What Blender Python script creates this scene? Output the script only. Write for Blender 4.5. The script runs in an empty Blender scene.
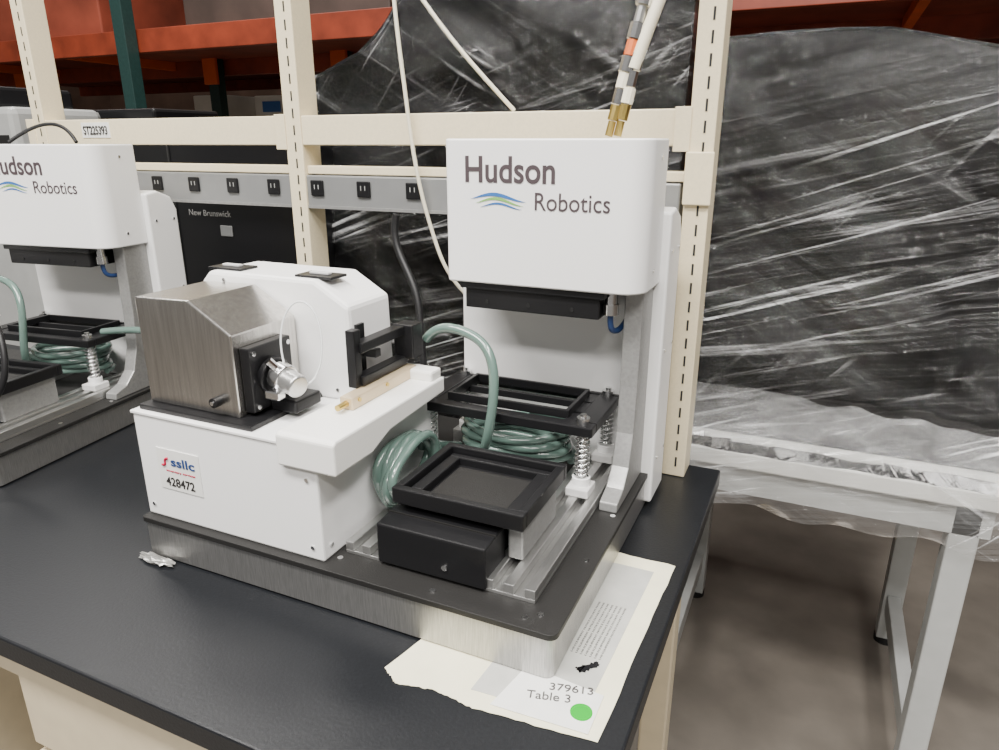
import bpy, bmesh, math, random
from mathutils import Vector, Matrix, noise
random.seed(7)
D=bpy.data; SC=bpy.context.scene; COL=SC.collection

# ---------------------------------------------------------------- materials
def mat(name,col,rough=.5,metal=0,bump=0,bscale=60,var=0,stretch=None,coat=0,alpha=1,trans=0,spec=.5,bdist=.002):
    m=D.materials.new(name); m.use_nodes=True; nt=m.node_tree; b=nt.nodes['Principled BSDF']
    c=(*col,1); b.inputs['Base Color'].default_value=c
    b.inputs['Roughness'].default_value=rough; b.inputs['Metallic'].default_value=metal
    b.inputs['Coat Weight'].default_value=coat; b.inputs['Alpha'].default_value=alpha
    b.inputs['Transmission Weight'].default_value=trans; b.inputs['Specular IOR Level'].default_value=spec
    tc=nt.nodes.new('ShaderNodeTexCoord'); mp=nt.nodes.new('ShaderNodeMapping')
    nt.links.new(tc.outputs['Object'],mp.inputs['Vector'])
    if stretch: mp.inputs['Scale'].default_value=stretch
    nz=nt.nodes.new('ShaderNodeTexNoise'); nz.inputs['Scale'].default_value=bscale; nz.inputs['Detail'].default_value=5
    nt.links.new(mp.outputs['Vector'],nz.inputs['Vector'])
    if bump:
        bp=nt.nodes.new('ShaderNodeBump'); bp.inputs['Strength'].default_value=bump; bp.inputs['Distance'].default_value=bdist
        nt.links.new(nz.outputs['Fac'],bp.inputs['Height']); nt.links.new(bp.outputs['Normal'],b.inputs['Normal'])
    if var:
        rp=nt.nodes.new('ShaderNodeValToRGB')
        rp.color_ramp.elements[0].position=.3; rp.color_ramp.elements[1].position=.7
        rp.color_ramp.elements[0].color=(*[max(0,x*(1-var)) for x in col],1)
        rp.color_ramp.elements[1].color=(*[min(1,x*(1+var)) for x in col],1)
        nt.links.new(nz.outputs['Fac'],rp.inputs['Fac']); nt.links.new(rp.outputs['Color'],b.inputs['Base Color'])
    return m
WHITE=mat('white_powder_coat',(.86,.858,.85),.38,bump=.05,bscale=400)
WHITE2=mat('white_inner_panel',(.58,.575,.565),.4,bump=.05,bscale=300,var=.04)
ALU=mat('cast_aluminium',(.33,.33,.325),.45,.55,bump=.1,bscale=200,var=.10)
ALUB=mat('brushed_aluminium',(.44,.435,.425),.34,.88,bump=.2,bscale=30,stretch=(40,40,1.5),var=.2)
RAIL=mat('rail_aluminium',(.60,.60,.59),.3,.92,bscale=40,stretch=(30,1,30),var=.08)
STEEL=mat('stainless_sheet',(.64,.62,.59),.27,1,bump=.08,bscale=12,stretch=(18,18,1),var=.12)
CHROME=mat('chrome',(.8,.8,.8),.18,1)
BLK=mat('black_anodised',(.009,.009,.010),.36,.1,bump=.08,bscale=300,spec=.4)
BLKR=mat('black_rubber',(.008,.008,.008),.6)
DECK=mat('deck_black',(.015,.0145,.014),.5,.0,bump=.2,bscale=500,var=.15,spec=.35)
HDPE=mat('hdpe_plastic',(.86,.855,.82),.42,bump=.05,bscale=100)
TAN=mat('tan_bar',(.62,.50,.33),.35,.35)
BENCH=mat('epoxy_bench_top',(.0085,.0095,.0115),.36,bump=.12,bscale=260,var=.25,spec=.36)
CREAM=mat('cream_paint',(.76,.665,.46),.42,bump=.05,bscale=200,var=.04)
CREAMD=mat('cream_cabinet',(.62,.53,.37),.45,var=.04,bscale=30)
SLOT=mat('slot_dark',(.02,.02,.02),.9)
HOSE=mat('hose_green',(.11,.175,.15),.2,coat=.6,spec=.6)
HOSEC=mat('hose_clear',(.85,.87,.87),.12,alpha=.75)
CABW=mat('cable_cream',(.74,.69,.54),.4)
CABK=mat('cable_black',(.010,.010,.011),.45)
PAPER=mat('paper_sheet',(.82,.78,.57),.7,var=.06,bscale=20)
PAPERW=mat('paper_white',(.80,.80,.77),.45,var=.05,bscale=30)
PGREY=mat('plastic_sleeve',(.48,.48,.45),.2,var=.14,bscale=14)
TAPEK=mat('black_tape',(.008,.008,.010),.25)
FOIL=mat('foil',(.55,.55,.53),.3,.8,bump=1,bscale=60)
GREEN=mat('green_dot',(.005,.36,.02),.5,spec=.2)
INK=mat('ink',(.02,.018,.018),.5); INKG=mat('ink_grey',(.06,.045,.05),.5); INKP=mat('ink_print',(.2,.2,.19),.5); INKH=mat('ink_marker',(.06,.055,.055),.5)
BLUE=mat('logo_blue',(.03,.13,.38),.5); NAVY=mat('logo_navy',(.02,.05,.16),.5); LGRN=mat('logo_green',(.2,.42,.10),.5); RED=mat('logo_red',(.5,.01,.06),.5)
ORANGE=mat('rack_beam_red',(.29,.048,.020),.5,var=.35,bscale=5)
ORANGE2=mat('rack_orange',(.80,.14,.03),.5,var=.1,bscale=5)
MAROON=mat('rack_deck_red',(.27,.06,.033),.6,var=.35,bscale=3)
RGREEN=mat('rack_green',(.018,.055,.05),.5,var=.15)
GREY=mat('grey_enamel',(.36,.365,.355),.4,var=.05,bscale=20)
GREYS=mat('strip_grey',(.27,.275,.275),.38,.4,var=.05,bscale=20)
GREYT=mat('table_frame_grey',(.42,.43,.42),.42,var=.05,bscale=20)
TTOP=mat('table_top_light',(.62,.62,.59),.4,var=.05,bscale=12)
SCREEN=mat('black_cabinet',(.006,.006,.007),.3,bump=.02)
BRASS=mat('brass',(.62,.46,.14),.35,1); COPPER=mat('orange_ring',(.65,.15,.04),.4,.2)
BOXC=mat('cardboard',(.40,.29,.18),.8,var=.15,bscale=6)
PALE=mat('pale_goods',(.75,.74,.66),.6,var=.15,bscale=3)
FADED=mat('faded_lettering',(.32,.32,.31),.6)
SIGNB=mat('blue_sign',(.05,.16,.45),.5)
DARKG=mat('dark_goods',(.08,.055,.045),.6,var=.3,bscale=3)
FLOOR=mat('concrete_floor',(.155,.138,.118),.5,bump=.1,bscale=4,var=.3)
WALLM=mat('wall_paint',(.24,.15,.11),.8,var=.3,bscale=2)

def filmmat(name,base,line,haze,bumpd,scl=1.0,col=(.80,.81,.82),frm=1.0,rough=.11):
    """stretch film: clear glossy sheet, pale streaks are opaque creases plus painted-in highlights"""
    m=D.materials.new(name); m.use_nodes=True; nt=m.node_tree; L=nt.links.new
    for n in list(nt.nodes): nt.nodes.remove(n)
    out=nt.nodes.new('ShaderNodeOutputMaterial')
    tc=nt.nodes.new('ShaderNodeTexCoord')
    def M(op,a,b=None,c=None,clamp=False):
        n=nt.nodes.new('ShaderNodeMath'); n.operation=op; n.use_clamp=clamp
        for i,v in enumerate((a,b,c)):
            if v is None: continue
            if isinstance(v,(int,float)): n.inputs[i].default_value=v
            else: L(v,n.inputs[i])
        return n.outputs[0]
    def nz(rot,sc,s,det=5,dist=.1,ro=.6):
        mp=nt.nodes.new('ShaderNodeMapping'); mp.inputs['Rotation'].default_value=rot
        mp2=nt.nodes.new('ShaderNodeMapping'); mp2.inputs['Scale'].default_value=sc
        L(tc.outputs['Object'],mp.inputs['Vector']); L(mp.outputs['Vector'],mp2.inputs['Vector'])
        n=nt.nodes.new('ShaderNodeTexNoise'); n.inputs['Scale'].default_value=s*scl; n.inputs['Detail'].default_value=det; n.inputs['Distortion'].default_value=dist; n.inputs['Roughness'].default_value=ro
        L(mp2.outputs['Vector'],n.inputs['Vector']); return n.outputs['Fac']
    def rmp(f,lo,hi):
        r=nt.nodes.new('ShaderNodeMapRange'); r.interpolation_type='SMOOTHSTEP'; r.inputs['From Min'].default_value=lo; r.inputs['From Max'].default_value=hi; L(f,r.inputs['Value']); return r.outputs['Result']
    a=nz((0,math.radians(12),0),(.7,1,26),1.5); b=nz((0,math.radians(-30),0),(.7,1,22),1.4)
    a2=nz((0,math.radians(20),0),(.5,1,60),1.6,3); c=nz((0,math.radians(50),0),(.6,1,30),1.5,4)
    g1=nz((0,math.radians(15),0),(1,1,2.2),1.5,3,.6); g2=nz((.5,.3,.2),(1,1,1.4),2.0,3,.5)
    m1=rmp(g1,.43,.66); m2=rmp(g2,.47,.70)
    s1=M('MULTIPLY',M('ADD',rmp(a,.55,.74),rmp(a2,.57,.68)),m1)
    s2=M('MULTIPLY',M('MAXIMUM',rmp(b,.57,.74),rmp(c,.58,.72)),m2)
    fac=M('ADD',M('ADD',M('MULTIPLY',M('ADD',s1,s2),line),M('MULTIPLY',m1,haze)),base,clamp=True)  # streak opacity mixes whitish creases with highlights painted into the film
    bp=nt.nodes.new('ShaderNodeBump'); bp.inputs['Strength'].default_value=1; bp.inputs['Distance'].default_value=bumpd
    L(M('ADD',M('ADD',M('MULTIPLY',a,.55),M('MULTIPLY',b,.50)),M('MULTIPLY',g2,2.4)),bp.inputs['Height'])
    tr=nt.nodes.new('ShaderNodeBsdfTransparent')
    pr=nt.nodes.new('ShaderNodeBsdfPrincipled'); pr.inputs['Base Color'].default_value=(*col,1); pr.inputs['Roughness'].default_value=.2
    gl=nt.nodes.new('ShaderNodeBsdfGlossy'); gl.inputs['Roughness'].default_value=rough; gl.inputs['Color'].default_value=(1,1,1,1)
    L(bp.outputs['Normal'],pr.inputs['Normal']); L(bp.outputs['Normal'],gl.inputs['Normal'])
    fr=nt.nodes.new('ShaderNodeFresnel'); fr.inputs['IOR'].default_value=1.45
    x1=nt.nodes.new('ShaderNodeMixShader'); L(fac,x1.inputs[0]); L(tr.outputs[0],x1.inputs[1]); L(pr.outputs[0],x1.inputs[2])
    x2=nt.nodes.new('ShaderNodeMixShader'); L(M('MULTIPLY',fr.outputs[0],frm,clamp=True),x2.inputs[0]); L(x1.outputs[0],x2.inputs[1]); L(gl.outputs[0],x2.inputs[2])
    L(x2.outputs[0],out.inputs['Surface']); return m
FILMW=filmmat('stretch_film_wrap',.0,.62,.012,.032)
FILM=filmmat('stretch_film_drape',.08,.80,.12,.016,1.5,frm=1.0)
INNER=mat('black_covered_goods',(.005,.005,.006),.55,bump=.3,bscale=3,bdist=.05,spec=.2)

# ---------------------------------------------------------------- builders
def empty(name,loc=(0,0,0),rotz=0):
    e=D.objects.new(name,None); e.empty_display_size=.05; COL.objects.link(e); e.location=loc; e.rotation_euler[2]=rotz; return e
def addmesh(parent,name,bm,m,smooth=False,bevel=0,seg=2):
    bmesh.ops.recalc_face_normals(bm,faces=bm.faces)
    me=D.meshes.new(name); bm.to_mesh(me); bm.free(); o=D.objects.new(name,me); COL.objects.link(o)
    me.materials.append(m)
    if smooth:
        for p in me.polygons: p.use_smooth=True
        me.set_sharp_from_angle(angle=math.radians(35)) if hasattr(me,'set_sharp_from_angle') else None
    if bevel:
        md=o.modifiers.new('bevel','BEVEL'); md.width=bevel; md.segments=seg; md.limit_method='ANGLE'; md.angle_limit=math.radians(40)
    if parent: o.parent=parent
    return o
def box(parent,name,b,m,bevel=0,rot=None):
    x0,x1,y0,y1,z0,z1=b; bm=bmesh.new(); bmesh.ops.create_cube(bm,size=1)
    bmesh.ops.scale(bm,vec=(x1-x0,y1-y0,z1-z0),verts=bm.verts)
    if rot: bmesh.ops.rotate(bm,cent=(0,0,0),matrix=Matrix.Rotation(rot[0],3,rot[1]),verts=bm.verts)
    bmesh.ops.translate(bm,vec=((x0+x1)/2,(y0+y1)/2,(z0+z1)/2),verts=bm.verts)
    return addmesh(parent,name,bm,m,bevel=bevel)
def prism(parent,name,pts,axis,a0,a1,m,bevel=0,smooth=False):
    bm=bmesh.new()
    def P(p,a): return {'x':(a,p[0],p[1]),'y':(p[0],a,p[1]),'z':(p[0],p[1],a)}[axis]
    A=[bm.verts.new(P(p,a0)) for p in pts]; B=[bm.verts.new(P(p,a1)) for p in pts]; n=len(pts)
    bm.faces.new(A); bm.faces.new(B[::-1])
    for i in range(n): bm.faces.new([A[i],B[i],B[(i+1)%n],A[(i+1)%n]])
    return addmesh(parent,name,bm,m,smooth=smooth,bevel=bevel)
def cyl(parent,name,p0,p1,rad,m,seg=28,r2=None,bevel=0):
    p0=Vector(p0);p1=Vector(p1); d=p1-p0; bm=bmesh.new()
    bmesh.ops.create_cone(bm,cap_ends=True,segments=seg,radius1=rad,radius2=rad if r2 is None else r2,depth=d.length)
    bmesh.ops.rotate(bm,cent=(0,0,0),matrix=d.to_track_quat('Z','Y').to_matrix(),verts=bm.verts)
    bmesh.ops.translate(bm,vec=(p0+p1)/2,verts=bm.verts)
    return addmesh(parent,name,bm,m,smooth=True,bevel=bevel)
def tomesh(parent,name,o,m,smooth=True):
    bpy.context.view_layer.update(); dg=bpy.context.evaluated_depsgraph_get()
    me=D.meshes.new_from_object(o.evaluated_get(dg)); D.objects.remove(o)
    me.materials.clear(); me.materials.append(m)
    n=D.objects.new(name,me); COL.objects.link(n)
    if smooth:
        for p in me.polygons: p.use_smooth=True
    if parent: n.parent=parent
    return n
def tube(parent,name,pts,rad,m,cyclic=False,poly=False,res=10):
    c=D.curves.new(name,'CURVE'); c.dimensions='3D'; c.bevel_depth=rad; c.bevel_resolution=3; c.resolution_u=res; c.use_fill_caps=True
    if poly:
        s=c.splines.new('POLY'); s.points.add(len(pts)-1)
        for i,p in enumerate(pts): s.points[i].co=(*p,1)
    else:
        s=c.splines.new('NURBS'); s.points.add(len(pts)-1); s.order_u=4; s.use_endpoint_u=True
        for i,p in enumerate(pts): s.points[i].co=(*p,1)
    s.use_cyclic_u=cyclic
    o=D.objects.new(name+'_c',c); COL.objects.link(o)
    return tomesh(parent,name,o,m)
def text(parent,name,body,x,y,z,w,h,m,face='-y',rot=0,bold=0):
    c=D.curves.new(name,'FONT'); c.body=body; c.size=1; c.extrude=.004; c.offset=bold
    o=D.objects.new(name+'_c',c); COL.objects.link(o)
    n=tomesh(None,name,o,m,False); me=n.data
    xs=[v.co.x for v in me.vertices]; ys=[v.co.y for v in me.vertices]; x0=min(xs);y0=min(ys);sx=w/(max(xs)-x0); sy=h/(max(ys)-y0)
    for v in me.vertices: v.co=Vector(((v.co.x-x0)*sx,(v.co.y-y0)*sy,v.co.z*.1))
    if face=='-y': n.rotation_euler=(math.pi/2,0,0)
    else: n.rotation_euler=(0,0,rot)
    n.location=(x,y,z); n.parent=parent; return n
def rounded(x0,x1,y0,y1,r,corners='abcd',n=8):
    out=[]
    if not isinstance(r,dict): r={k:r for k in 'abcd'}
    for k,cx,cy,sx,sy,st in (('a',x0,y0,1,1,180),('b',x1,y0,-1,1,270),('c',x1,y1,-1,-1,0),('d',x0,y1,1,-1,90)):
        if k in corners:
            for i in range(n+1):
                t=math.radians(st+90*i/n); q=r[k]; out.append((cx+sx*q+q*math.cos(t),cy+sy*q+q*math.sin(t)))
        else: out.append((cx,cy))
    return out
def screw(parent,p,axis,r=.0035,m=None):
    v=Vector({'x':(1,0,0),'y':(0,-1,0),'z':(0,0,1)}[axis]); p=Vector(p)
    cyl(parent,'screw',p-v*.001,p+v*.0018,r,m or CHROME,14)
def spring(parent,name,x,y,z0,z1,r,turns,m,w=.0017):
    pts=[]; N=turns*14
    for i in range(N+1):
        t=2*math.pi*turns*i/N; pts.append((x+r*math.cos(t),y+r*math.sin(t),z0+(z1-z0)*i/N))
    tube(parent,name,pts,w,m,poly=True)

# ---------------------------------------------------------------- robot
R=empty('lab_dispensing_workstation')
RC={'a':.006,'b':.012}
prism(R,'base_skirt',rounded(-.649,.006,.002,.54,RC,'ab'),'z',.003,.058,ALUB,smooth=True)
prism(R,'base_lower_lip',rounded(-.645,.002,.006,.535,RC,'ab'),'z',.001,.003,BLK)
prism(R,'deck_plate',rounded(-.652,.010,-.001,.545,RC,'ab'),'z',.058,.066,DECK,bevel=.001)
for x,y in ((-.62,.03),(-.03,.03),(-.03,.5),(-.62,.5)): cyl(R,'foot',(x,y,0),(x,y,.004),.016,BLKR)
for x,y in ((-.31,.03),(-.02,.03),(-.005,.16),(-.005,.29),(-.16,.018),(-.035,.018)): screw(R,(x,y,.066),'z',.004)
box(R,'housing_body',(-.650,-.323,.013,.33,.066,.228),WHITE,.003)
box(R,'housing_lid',(-.652,-.321,.011,.332,.2285,.233),WHITE,.001)
for y,z in ((.03,.085),(.03,.19),(.30,.085)): screw(R,(-.3225,y,z),'x',.003)
screw(R,(-.635,.013,.085),'y',.003); screw(R,(-.34,.013,.085),'y',.003); screw(R,(-.34,.013,.185),'y',.003)
# stainless pump cover with bevelled shoulder
box(R,'pump_base_plate',(-.642,-.432,.020,.27,.233,.241),BLK,.001)
prism(R,'pump_cover_steel',[(-.636,.241),(-.636,.396),(-.535,.399),(-.466,.358),(-.466,.241)],'y',.036,.165,STEEL,bevel=.0025)
cyl(R,'lock_knob',(-.50,.036,.262),(-.50,.024,.262),.007,BLK)
screw(R,(-.50,.0235,.262),'y',.003); screw(R,(-.46,.06,.25),'x',.003)
box(R,'pump_head_plate',(-.466,-.450,.048,.132,.246,.338),BLK,.002)
for y in (.056,.124):
    for z in (.254,.330): screw(R,(-.449,y,z),'x',.0035)
cyl(R,'pump_head_boss',(-.450,.086,.294),(-.440,.085,.292),.026,BLK,bevel=.002)
box(R,'pump_foot_block',(-.450,-.405,.080,.135,.241,.260),BLK,.003)
cyl(R,'valve_stem',(-.440,.088,.296),(-.425,.084,.290),.013,CHROME)
cyl(R,'valve_body',(-.436,.084,.295),(-.417,.081,.291),.020,CHROME,bevel=.002)
cyl(R,'valve_cap',(-.420,.081,.291),(-.392,.075,.285),.0165,RAIL,bevel=.003)
cyl(R,'valve_port',(-.424,.080,.298),(-.434,.066,.320),.006,CHROME)
box(R,'valve_clamp',(-.436,-.412,.055,.07,.268,.280),CHROME,.002)
pts=[]
rr=Vector((.911,.35,0)); uu=Vector((-.1,.2,.97))
for i in range(26):
    t=2*math.pi*i/25; p=Vector((-.405,.10,.338))+rr*(.031*math.cos(t))+uu*(.058*math.sin(t))+Vector((0,.004*math.sin(t*.5),0)); pts.append(tuple(p))
tube(R,'clear_sample_loop',pts,.0014,HOSEC)
prism(R,'reader_cover',[(-.648,.233),(-.648,.395),(-.630,.412),(-.430,.412),(-.372,.378),(-.368,.233)],'y',.168,.275,WHITE,bevel=.006)
for x in (-.605,-.435):
    box(R,'cover_latch_plate',(x-.038,x+.028,.180,.218,.4115,.4155),BLK,.001)
    box(R,'cover_latch_bar',(x-.022,x+.012,.194,.204,.4155,.419),WHITE2,.001)
box(R,'cover_slot',(-.3745,-.3665,.178,.196,.262,.350),BLK)
screw(R,(-.3665,.26,.245),'x',.003); screw(R,(-.40,.168,.25),'y',.003); screw(R,(-.60,.168,.40),'y',.003)
# HDPE guide block
prism(R,'plastic_guide_block',[(.004,.203),(.004,.246),(.010,.250),(.288,.250),(.288,.226),(.13,.219),(.085,.203)],'x',-.378,-.286,HDPE,bevel=.003)
box(R,'plastic_guide_stop',(-.372,-.290,.255,.286,.248,.266),HDPE,.004)
box(R,'sample_bar',(-.350,-.328,.105,.275,.250,.268),TAN,.002)
for y in (.12,.19,.26): screw(R,(-.3275,y,.262),'x',.003,BRASS)
cyl(R,'sample_bar_pin',(-.339,.085,.259),(-.339,.108,.259),.0045,BRASS)
box(R,'gripper_upright',(-.360,-.345,.140,.156,.268,.352),BLK,.0015)
box(R,'gripper_arm',(-.360,-.340,.150,.285,.318,.332),BLK,.0015)
box(R,'gripper_finger',(-.360,-.325,.262,.292,.280,.334),BLK,.002)
box(R,'gripper_lower',(-.358,-.340,.150,.27,.270,.284),BLK,.0015)
box(R,'gripper_rear_arm',(-.39,-.345,.19,.204,.30,.312),BLK,.001)
# asset label
box(R,'asset_label',(-.612,-.530,.0118,.0128,.118,.182),PAPERW)
text(R,'asset_number','428472',-.600,.0115,.124,.056,.014,INK,bold=.012)
text(R,'asset_logo','ssllc',-.585,.0115,.157,.046,.014,NAVY,bold=.02)
text(R,'asset_logo_sub','inventory services',-.596,.0115,.146,.056,.004,RED)
tube(R,'asset_logo_mark',[(-.603,.0115,.156),(-.590,.0115,.156),(-.603,.0115,.166),(-.590,.0115,.168)],.0018,RED)
# rails
def rail(x0,x1,y0,y1,n):
    box(R,'rail_base',(x0,x1,y0,y1,.066,.071),RAIL,.0008)
    w=(x1-x0)/(2*n-1)
    for i in range(n): box(R,'rail_rib',(x0+2*i*w,x0+(2*i+1)*w,y0,y1,.071,.084),RAIL,.0012)
rail(-.104,-.034,.046,.47,3); rail(-.312,-.245,.046,.46,3)
# front carriage
prism(R,'carriage_block',[(.040,.070),(.040,.128),(.104,.132),(.104,.070)],'x',-.256,-.098,BLK,bevel=.0025)
screw(R,(-.155,.040,.088),'y',.004)
box(R,'carriage_groove',(-.257,-.097,.070,.0715,.129,.132),DECK)
box(R,'carriage_body',(-.235,-.105,.10,.23,.084,.143),BLK,.002)
box(R,'carriage_side',(-.094,-.072,.10,.225,.084,.142),ALU,.003)
box(R,'carriage_side_left',(-.262,-.24,.10,.225,.084,.142),ALU,.003)
def frame(nm,x0,x1,y0,y1,z0,z1,wx,wy,m,bev=.002):
    box(R,nm+'_front',(x0,x1,y0,y0+wy,z0,z1),m,bev); box(R,nm+'_back',(x0,x1,y1-wy,y1,z0,z1),m,bev)
    box(R,nm+'_left',(x0,x0+wx,y0+wy,y1-wy,z0,z1),m,bev); box(R,nm+'_right',(x1-wx,x1,y0+wy,y1-wy,z0,z1),m,bev)
frame('plate_nest',-.252,-.062,.074,.238,.142,.165,.012,.012,BLK)
frame('plate_nest_inner',-.238,-.078,.088,.222,.142,.156,.018,.012,BLK)
box(R,'plate_nest_floor',(-.24,-.076,.086,.226,.140,.144),BLK)
box(R,'plate_nest_pad',(-.215,-.10,.11,.2,.144,.147),DECK,.001)
# upper spring frame
frame('press_frame',-.352,-.044,.294,.468,.184,.200,.034,.022,BLK)
frame('press_frame_rim',-.302,-.092,.326,.436,.196,.210,.006,.006,BLK,.001)
box(R,'press_crossbar',(-.320,-.074,.350,.357,.186,.198),BLK,.001); box(R,'press_crossbar',(-.320,-.074,.400,.407,.186,.198),BLK,.001)
box(R,'press_tie_left',(-.320,-.300,.316,.446,.188,.198),BLK,.001); box(R,'press_tie_right',(-.096,-.076,.316,.446,.188,.198),BLK,.001)
for x in (-.330,-.064):
    for y in (.314,.448):
        box(R,'post_foot',(x-.018,x+.018,y-.022,y+.018,.084 if x>-.2 else .066,.098),WHITE2 if x>-.2 else ALU,.002)
        cyl(R,'post_collar',(x,y,.098),(x,y,.110),.014,WHITE)
        cyl(R,'guide_post',(x,y,.098),(x,y,.184),.0055,CHROME)
        spring(R,'post_spring',x,y,.110,.184,.0105,9,CHROME)
        cyl(R,'post_top_bush',(x,y,.200),(x,y,.208),.010,CHROME); cyl(R,'post_tip',(x,y,.208),(x,y,.213),.005,CHROME)
# tower
prism(R,'tower_cover',rounded(-.305,.006,.340,.455,{'a':.008,'b':.036},'ab'),'z',.392,.605,WHITE,bevel=.0025,smooth=True)
text(R,'brand_line_one','Hudson',-.270,.3395,.543,.142,.038,INKG,bold=.016)
text(R,'brand_line_two','Robotics',-.158,.3395,.506,.112,.025,INKG,bold=.0)
def wave(nm,pts,w,m):
    bm=bmesh.new(); n=len(pts); T=[];B=[]
    for i,(x,z) in enumerate(pts):
        k=w*math.sin(math.pi*i/(n-1)); T.append(bm.verts.new((x,.3392,z+k/2))); B.append(bm.verts.new((x,.3392,z-k/2-.0002)))
    for i in range(n-1): bm.faces.new([T[i],T[i+1],B[i+1],B[i]])
    addmesh(R,nm,bm,m)
def wp(x0,x1,z,a): return [(x0+(x1-x0)*i/20, z+a*math.sin(-.6+i/20*5.2)) for i in range(21)]
wave('logo_wave_upper',wp(-.262,-.172,.522,.005),.005,BLUE); wave('logo_wave_middle',wp(-.254,-.176,.516,.005),.004,LGRN); wave('logo_wave_lower',wp(-.246,-.178,.510,.004),.003,BLUE)
screw(R,(.006,.40,.42),'x',.003); screw(R,(.006,.41,.58),'x',.003)
side=[(.505,.066),(.300,.066),(.302,.080),(.335,.090),(.362,.115),(.380,.165),(.386,.24),(.388,.400),(.505,.400)]
prism(R,'tower_side_plate',side,'x',-.030,-.002,ALU,bevel=.002)
box(R,'tower_side_plate_left',(-.338,-.312,.478,.505,.066,.400),ALU,.002)
box(R,'tower_inner_panel',(-.318,-.030,.488,.500,.066,.400),WHITE2)
box(R,'panel_seam',(-.18,-.179,.486,.488,.07,.30),ALU)
box(R,'head_block',(-.278,-.058,.350,.47,.350,.392),BLK,.002)
for x in (-.24,-.17,-.10): screw(R,(x,.35,.362),'y',.003,BLKR)
box(R,'head_block_lip',(-.285,-.05,.345,.46,.382,.392),BLK,.001)
cyl(R,'air_fitting',(-.046,.37,.392),(-.046,.37,.360),.009,CHROME); cyl(R,'air_fitting_collar',(-.046,.37,.372),(-.046,.37,.356),.012,CHROME)
tube(R,'air_line_blue',[(-.046,.37,.356),(-.046,.37,.335),(-.043,.38,.325),(-.037,.41,.325),(-.034,.45,.345)],.0045,NAVY)
prism(R,'tower_back_housing',[(.455,.012),(.455,.50),(.49,.505),(.530,.49),(.545,.46),(.545,.012)],'x',-.338,.018,WHITE,bevel=.004)
for z in (.09,.28,.44): screw(R,(.018,.475,z),'x',.003); screw(R,(.018,.53,z),'x',.003)
# hoses
def coil(nm,cx,cy,cz,rx,rz,turns,ax,drift,m,rad=.0062):
    pts=[]; N=int(turns*12)
    for i in range(N+1):
        t=2*math.pi*i/12; k=i/N
        j=.009*math.sin(i*1.7)
        if ax=='x': pts.append((cx+drift*k,cy+(rx+j)*math.cos(t),cz+(rz+j*.6)*math.sin(t)))
        else: pts.append((cx+(rx+j)*math.cos(t),cy+(rz+j)*math.sin(t),cz+drift*k))
    tube(R,nm,pts,rad,m)
coil('green_hose_coil_rear',-.20,.385,.098,.095,.065,4.3,'z',.055,HOSE,.007)
coil('green_hose_coil_side',-.313,.188,.134,.070,.048,3.6,'x',.034,HOSE,.0072)
tube(R,'green_hose_link',[(-.30,.24,.12),(-.29,.27,.10),(-.28,.30,.09),(-.25,.33,.095),(-.22,.33,.11)],.0075,HOSE)
tube(R,'green_hose_arc',[(-.33,.31,.30),(-.31,.31,.325),(-.27,.31,.325),(-.215,.30,.31),(-.195,.285,.26),(-.20,.275,.19),(-.215,.28,.13),(-.25,.33,.10),(-.27,.40,.09)],.0078,HOSE)
tube(R,'green_hose_tail',[(-.30,.36,.10),(-.315,.30,.12),(-.305,.255,.16),(-.29,.245,.165),(-.285,.27,.12),(-.30,.31,.09)],.0075,HOSE)

# second machine (left)
R2=empty('lab_dispensing_workstation.001',(-1.085,.035,0),math.radians(8)); R2.scale=(1,1,.985)
for c in list(R.children):
    n=D.objects.new(c.name.split('.')[0]+'.001',c.data); COL.objects.link(n)
    n.location=c.location; n.rotation_euler=c.rotation_euler
    for md in c.modifiers:
        k=n.modifiers.new(md.name,'BEVEL'); k.width=md.width; k.segments=md.segments; k.limit_method='ANGLE'; k.angle_limit=md.angle_limit
    n.parent=R2

# ---------------------------------------------------------------- bench
B=empty('lab_bench')
prism(B,'bench_top',rounded(-2.7,.108,-.215,.664,.012,'b'),'z',-.034,-.0005,BENCH,bevel=.003)
box(B,'bench_rail_front',(-2.65,.06,-.185,-.16,-.10,-.034),CREAMD); box(B,'bench_rail_side',(.04,.065,-.16,.62,-.10,-.034),CREAMD)
for x in (-2.6,.01):
    for y in (-.18,.56): box(B,'bench_leg',(x,x+.055,y,y+.055,-.9,-.034),CREAMD,.004)
for x0,x1 in ((-.70,-.12),(-1.6,-1.0)):
    box(B,'cabinet_body',(x0,x1,-.18,.5,-.88,-.04),CREAMD,.003)
    for z0,z1 in ((-.20,-.055),(-.42,-.215),(-.64,-.435),(-.86,-.655)):
        box(B,'drawer_front',(x0+.012,x1-.012,-.196,-.18,z0,z1),CREAMD,.004); box(B,'drawer_pull',((x0+x1)/2-.02,(x0+x1)/2+.08,-.206,-.196,z1-.065,z1-.05),ALU,.002)

# shelf uprights and beams
S=empty('bench_shelving_frame')
def upright(xc):
    box(S,'upright',(xc-.021,xc+.021,.600,.660,-.0,1.7),CREAM,.002)
    z=.02
    while z<1.65:
        box(S,'slot',(xc+.002,xc+.0055,.5992,.601,z,z+.019),SLOT)
        z+=.033
for x in (.028,-.804,-1.607): upright(x)
for x0,x1,x2 in ((-1.586,-.825,-.825),(-.783,.007,-.06)):
    box(S,'beam_upper',(x0,x1,.602,.640,.594,.652),CREAM,.002); box(S,'beam_upper_rear',(x0,x2,.90,.93,.592,.64),CREAM,.002)
    box(S,'beam_lower',(x0,x1,.610,.645,.536,.553),CREAM,.002)
for x in (.028,-.804,-1.607):
    box(S,'beam_bracket',(x-.045,x-.018,.597,.603,.585,.655),CREAM,.001)
    if x<0: box(S,'shelf_arm',(x-.01,x+.01,.66,.93,.60,.64),CREAM)
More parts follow.
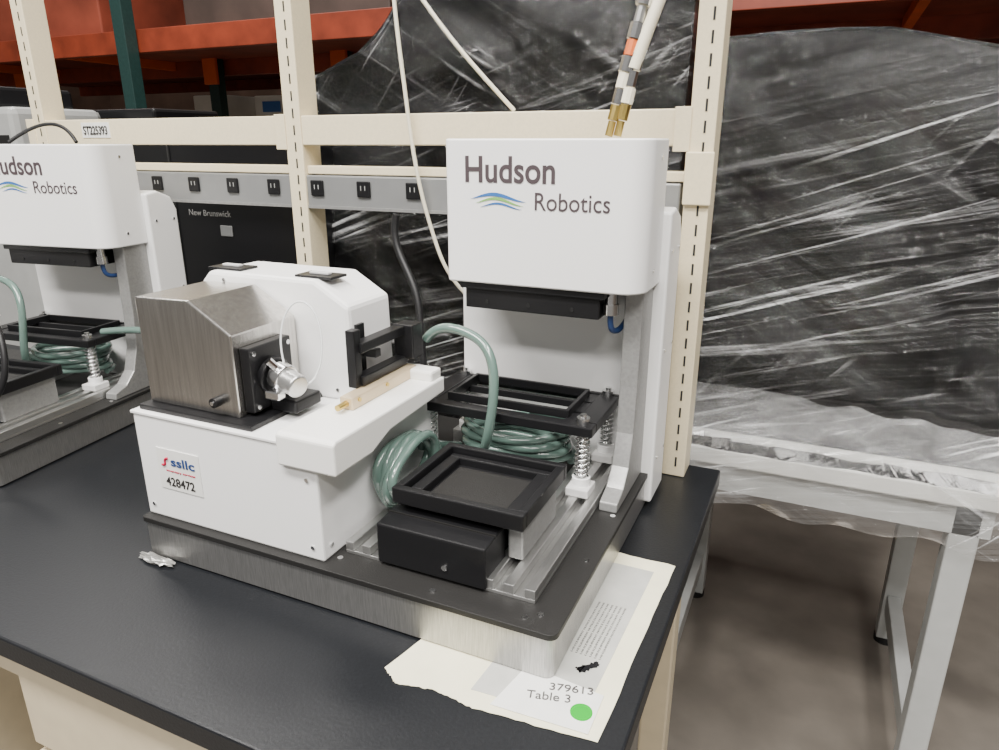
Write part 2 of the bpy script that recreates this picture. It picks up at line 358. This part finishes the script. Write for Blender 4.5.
box(S,'upright_clamp',(.006,.052,.592,.600,.50,.585),CREAM,.002)
text(S,'shelf_label_plate_text','ST225393',-1.445,.5995,.617,.083,.020,INK,bold=.014)
box(S,'shelf_label',(-1.452,-1.355,.6005,.602,.610,.645),PAPERW)
O=empty('outlet_strip')
box(O,'strip_body',(-1.58,.0,.605,.640,.466,.534),GREYS,.003); box(O,'strip_lip',(-1.58,.0,.603,.606,.466,.472),ALU)
x=-.521+.117*4
while x>-1.57:
    box(O,'outlet',(x-.016,x+.016,.600,.605,.492,.524),BLK,.002)
    for dx in (-.005,.005): box(O,'outlet_slot',(x+dx-.0008,x+dx+.0008,.5993,.6005,.506,.515),GREY)
    x-=.117

# ---------------------------------------------------------------- papers
P=empty('taped_paper_notice')
def sheet(nm,pts,z,m,jit=0):
    out=[]
    for i,(a,b) in enumerate(pts):
        c=pts[(i+1)%len(pts)]; k=14 if jit else 1
        for j in range(k):
            t=j/k; out.append((a+(c[0]-a)*t+random.uniform(-jit,jit),b+(c[1]-b)*t+random.uniform(-jit,jit)))
    prism(P,nm,out,'z',z,z+.0004,m)
sheet('backing_paper',[(-.185,-.058),(-.16,-.075),(-.115,-.066),(-.06,-.072),(.080,-.060),(.092,.30),(-.10,.30)],.0004,PAPER,.0012)
sheet('plastic_sleeve',[(-.075,-.048),(.055,-.040),(.066,.27),(-.05,.27)],.001,PGREY)
sheet('note_paper',[(-.045,-.060),(.068,-.055),(.068,.005),(-.03,.015)],.0015,PAPERW)
sheet('black_mark',[(.025,.035),(.045,.055),(.05,.05),(.032,.028)],.0018,TAPEK,.002)
cyl(P,'green_sticker',(.052,-.029,.0018),(.052,-.029,.0024),.0125,GREEN,32)
text(P,'handwriting_number','379613',.008,-.012,.0022,.050,.011,INKH,face='z',rot=.25)
text(P,'handwriting_table','Table 3',-.012,-.034,.0022,.050,.012,INKH,face='z',rot=.25)
for i in range(7): text(P,'printed_lines','LAB EQUIPMENT NOTICE DO NOT MOVE',.012+.006*i,.06,.0016,.11,.003,INKP,face='z',rot=math.radians(88))
F_=empty('crumpled_foil_scrap')
bm=bmesh.new(); bmesh.ops.create_icosphere(bm,subdivisions=3,radius=1)
for v in bm.verts:
    n=noise.noise(v.co*2.5); v.co=Vector((-.622+v.co.x*.032*(1+n*.5),-.011+v.co.y*.008*(1+n),.004+max(-.0035,v.co.z*.005*(1+n*.8))))
addmesh(F_,'foil',bm,FOIL)

# ---------------------------------------------------------------- cables above
K=empty('air_hose_with_fittings')
tube(K,'hose_upper',[(.02,.50,1.25),(.0,.49,1.05),(-.02,.48,.90),(-.035,.47,.83)],.009,CABW)
def seg(a,b,r,m): cyl(K,'fitting',a,b,r,m,10)
A=Vector((-.03,.475,.87)); Bp=Vector((-.082,.44,.607))
cols=[(CHROME,.008),(CHROME,.0115),(STEEL,.009),(CHROME,.012),(RAIL,.008),(CHROME,.0115),(COPPER,.0095),(CHROME,.011),(CABW,.009),(CHROME,.009),(BRASS,.0085),(BRASS,.006)]
for i,(m,r_) in enumerate(cols): seg(A.lerp(Bp,i/12),A.lerp(Bp,(i+.93)/12),r_,m)
tube(K,'hose_second',[(.06,.50,1.25),(.03,.50,1.0),(.0,.48,.86),(-.035,.46,.76),(-.052,.45,.70)],.009,CABW)
for i,(m,r_) in enumerate([(CHROME,.010),(CHROME,.008),(CABW,.010),(BRASS,.009),(BRASS,.006)]): seg(Vector((-.048,.455,.72)).lerp(Vector((-.070,.445,.607)),i/5),Vector((-.048,.455,.72)).lerp(Vector((-.070,.445,.607)),(i+.93)/5),r_,m)
C1=empty('hanging_cream_cable')
tube(C1,'cable',[(-.60,.60,1.3),(-.545,.59,.95),(-.53,.58,.80),(-.52,.585,.70),(-.51,.585,.60),(-.495,.59,.50),(-.475,.60,.42),(-.45,.6,.35),(-.42,.62,.31)],.0038,CABW)
tube(C1,'cable_branch',[(-.61,.59,1.02),(-.53,.6,.90),(-.44,.61,.78),(-.37,.62,.71),(-.32,.64,.655)],.0038,CABW)
C2=empty('hanging_black_cable')
tube(C2,'cable',[(-.56,.6,.462),(-.575,.6,.42),(-.54,.59,.36),(-.50,.58,.30),(-.49,.56,.20),(-.47,.55,.05),(-.46,.55,.008)],.0075,CABK)
C3=empty('side_machine_cables')
tube(C3,'cable_black',[(-1.26,.16,.36),(-1.16,.14,.32),(-1.10,.12,.24),(-1.11,.10,.15),(-1.18,.08,.11),(-1.25,.07,.11)],.006,CABK)
tube(C3,'cable_grey',[(-1.20,.38,.20),(-1.08,.40,.22),(-.98,.40,.20),(-.92,.38,.17),(-.86,.35,.10),(-.80,.32,.02),(-.74,.34,.01)],.008,HOSE)
tube(C3,'cable_top',[(-1.50,.45,.60),(-1.45,.50,.65),(-1.40,.52,.655),(-1.34,.50,.60)],.004,CABK)

# ---------------------------------------------------------------- background
def lump(parent,name,x0,x1,y0,y1,zb,top,m,amp=.03,fr=2.2,n=60,seed=0,grow=0):
    bm=bmesh.new(); bmesh.ops.create_cube(bm,size=1); bmesh.ops.subdivide_edges(bm,edges=bm.edges,cuts=n,use_grid_fill=True)
    for v in bm.verts:
        x=x0+(v.co.x+.5)*(x1-x0); y=y0+(v.co.y+.5)*(y1-y0); k=v.co.z+.5
        zt=top(x,y); z=zb+k*(zt-zb)
        p=Vector((x,y,z)); q=p*fr+Vector((seed,0,0))
        a=noise.noise(q)*amp; c=abs(noise.noise(Vector((q.x*1.5+q.z*1.2,q.y,q.z*2))))*amp*.6
        d=Vector((v.co.x*.5,v.co.y*1.2,v.co.z*.4)); d.normalize()
        p=p+d*(a+c+grow)*min(1,k*6)
        p.z=max(p.z,zb); v.co=p
    return addmesh(parent,name,bm,m,smooth=True)
def itp(pts,x):
    if x<=pts[0][0]: return pts[0][1]
    for (a,b),(c,d) in zip(pts,pts[1:]):
        if x<=c: return b+(d-b)*(x-a)/(c-a)
    return pts[-1][1]
def wrapped(nm,loc,seed,amp,*a):
    E=empty(nm,loc)
    lump(E,'covered_goods',*a,INNER,amp,seed=seed); lump(E,'stretch_film',*a,FILMW,amp,seed=seed,grow=.012,n=80)
t1=lambda x,y:itp([(-1.12,.74),(-.95,.80),(-.75,1.0),(-.5,1.12),(0,1.12)],x)+.05
wrapped('shrink_wrapped_equipment',(-.12,-.38,0),3,.05,-1.12,.0,1.62,2.2,-.9,t1)
t2=lambda x,y:itp([(-.04,.80),(.3,.79),(.78,.70)],x)
wrapped('shrink_wrapped_equipment.001',(0,0,0),9,.045,-.035,.78,1.01,1.55,-.058,t2)
T=empty('steel_work_table')
box(T,'table_top',(-.06,.64,.90,1.62,-.10,-.06),TTOP,.004)
box(T,'table_apron',(-.04,.62,.92,.94,-.17,-.10),GREYT); box(T,'table_apron_side',(.575,.595,.94,1.6,-.17,-.10),GREYT)
for x in (-.04,.548):
    for y in (.92,1.53):
        box(T,'table_leg',(x,x+.055,y,y+.055,-.88,-.10),GREYT,.004); cyl(T,'table_foot',(x+.027,y+.027,-.9),(x+.027,y+.027,-.88),.03,BLKR)
    box(T,'table_stretcher',(x+.008,x+.045,.97,1.53,-.78,-.72),GREYT,.003)
def skirt():
    bm=bmesh.new(); N=90; rows=[]
    path=[(1.00,.06),(.975,.0),(.93,-.045),(.888,-.053),(.884,-.09),(.887,-.13),(.889,-.165),(.895,-.19)]
    for j,(y,z) in enumerate(path):
        row=[]
        for i in range(N+1):
            x=-.055+.705*i/N; s=noise.noise(Vector((x*9,j*.7,1.3)))
            zz=z+(.022*s if j>4 else .006*s); yy=y+.010*noise.noise(Vector((x*16,j*1.1,4)))-(.006 if j>2 else 0)
            row.append(bm.verts.new((x,yy,max(zz,-.052) if j<4 else zz)))
        rows.append(row)
    for a,b in zip(rows,rows[1:]):
        for i in range(N): bm.faces.new([a[i],a[i+1],b[i+1],b[i]])
    addmesh(T,'stretch_film_skirt',bm,FILM,smooth=True)
skirt()
Q=empty('shaker_incubator')
box(Q,'cabinet',(-2.35,-1.20,1.10,1.65,-.88,.655),SCREEN,.01); box(Q,'top_display',(-2.32,-1.80,1.12,1.40,.655,.705),SCREEN,.01); box(Q,'door_trim',(-1.74,-1.735,1.095,1.10,-.8,.64),SLOT)
for x in (-2.3,-1.27):
    for y in (1.15,1.55): box(Q,'caster',(x,x+.05,y,y+.05,-.9,-.88),BLKR)
text(Q,'door_text','New Brunswick',-1.68,1.098,.372,.18,.019,FADED)
box(Q,'door_badge',(-1.55,-1.50,1.095,1.10,.31,.345),GREYS,.003)
I=empty('benchtop_instrument')
box(I,'body',(-2.75,-1.99,.78,1.08,-.88,.70),GREY,.02); box(I,'top_unit',(-2.7,-2.08,.80,1.05,.70,.76),BLK,.01); box(I,'vent',(-2.10,-2.02,.776,.781,.45,.62),BLKR)
box(I,'base',(-2.7,-2.05,.8,1.05,-.9,-.88),BLKR)
RK=empty('pallet_rack')
for y,z0,z1 in ((3.0,1.16,1.30),(4.5,1.16,1.30),(6.2,1.18,1.32),(3.0,2.6,2.74),(4.5,2.6,2.74)):
    box(RK,'rack_beam',(-9,6,y,y+.06,z0,z1),ORANGE,.004)
box(RK,'rack_deck',(-9,6,3.06,4.5,1.29,1.31),MAROON); box(RK,'rack_deck_rear',(-9,6,4.9,6.2,1.29,1.31),MAROON)
for x in (-8.1,-5.6,-4.07,-1.2,1.6,4.3): box(RK,'rack_upright',(x-.05,x+.05,2.90,2.99,-.9,3.5),RGREEN,.004)
for x in (-7.4,-4.82,-3.45,-1.4,2.6,4.3):
    box(RK,'rack_upright_rear',(x-.055,x+.055,4.40,4.49,-.9,3.5),RGREEN,.004)
    box(RK,'rack_connector',(x-.075,x+.075,4.37,4.40,1.08,1.34),ORANGE2,.004)
for x in (-8,-7,-5.4,-2.4,-.9,.5,2,3.4): box(RK,'deck_support',(x,x+.05,3.06,4.5,1.22,1.29),ORANGE2)
box(RK,'shelf_low',(-9,6,4.6,6.2,-.30,-.24),MAROON)
for (x0,x1,y0,y1,z0,z1,m) in ((-6.8,-6.2,4.7,5.4,-.24,.80,DARKG),(-6.1,-5.45,4.7,5.4,-.24,.90,BOXC),(-5.4,-5.0,4.7,5.4,-.24,1.02,PALE),(-4.65,-4.25,4.7,5.4,-.24,1.0,PALE),(-4.2,-3.75,4.7,5.4,-.24,1.06,BOXC),(-3.70,-3.2,4.7,5.4,-.24,1.02,PALE),(-3.1,-2.2,4.7,5.4,-.24,.8,BOXC),(-6.4,-5.6,3.3,4.1,-.9,.4,BOXC),(1.0,2.2,4.7,5.4,-.24,.9,BOXC),(-6.0,-5.0,4.95,5.8,1.31,2.2,MAROON),(-4.4,-3.5,4.95,5.8,1.31,2.1,BOXC),(-7.6,-4.6,3.2,4.3,1.31,2.3,MAROON),(-3.8,-2.2,3.2,4.3,1.31,2.2,DARKG)):
    box(RK,'stored_goods',(x0,x1,y0,y1,z0,z1),m,.01)
box(RK,'goods_label',(-4.55,-4.35,4.69,4.70,.86,.95),SIGNB); box(RK,'goods_label',(-3.55,-3.35,4.69,4.70,.85,.96),SIGNB)
# room
box(None,'floor',(-12,9,-4,9,-1.0,-.9),FLOOR)
box(None,'wall_back',(-12,9,9,9.1,-.9,5),WALLM); box(None,'wall_left',(-12.1,-12,-4,9,-.9,5),WALLM); box(None,'wall_right',(9,9.1,-4,9,-.9,5),WALLM)

# ---------------------------------------------------------------- light
def area(name,loc,sx,sy,p,col=(1,.965,.92),rot=(0,0,0)):
    l=D.lights.new(name,'AREA'); l.shape='RECTANGLE'; l.size=sx; l.size_y=sy; l.energy=p; l.color=col
    o=D.objects.new(name,l); COL.objects.link(o); o.location=loc; o.rotation_euler=rot
area('high_bay_light',(-.9,-1.2,3.2),2.6,.5,320)
area('high_bay_light.001',(1.6,-.6,3.4),.5,2.6,175)
area('high_bay_light.002',(-3.5,1.8,3.8),3,.5,130)
area('high_bay_light.003',(0.6,-3.0,3.3),3,.4,170,rot=(math.radians(35),0,0))  # unseen strip lamp, added to put highlights on the stretch film
W=D.worlds.new('warehouse_ambient'); SC.world=W; W.use_nodes=True
W.node_tree.nodes['Background'].inputs['Color'].default_value=(1,.97,.93,1); W.node_tree.nodes['Background'].inputs['Strength'].default_value=.26

# ---------------------------------------------------------------- camera
cam=D.cameras.new('camera'); co=D.objects.new('camera',cam); COL.objects.link(co); SC.camera=co
cam.sensor_width=36; cam.lens=36*700/999; cam.clip_start=.02; cam.clip_end=100
f=Vector((-.3914,.8645,-.3157)).normalized(); r=Vector((.911,.4125,0)).normalized(); u=r.cross(f).normalized()
M=Matrix(((r.x,u.x,-f.x,.224),(r.y,u.y,-f.y,-.628),(r.z,u.z,-f.z,.6),(0,0,0,1))); co.matrix_world=M
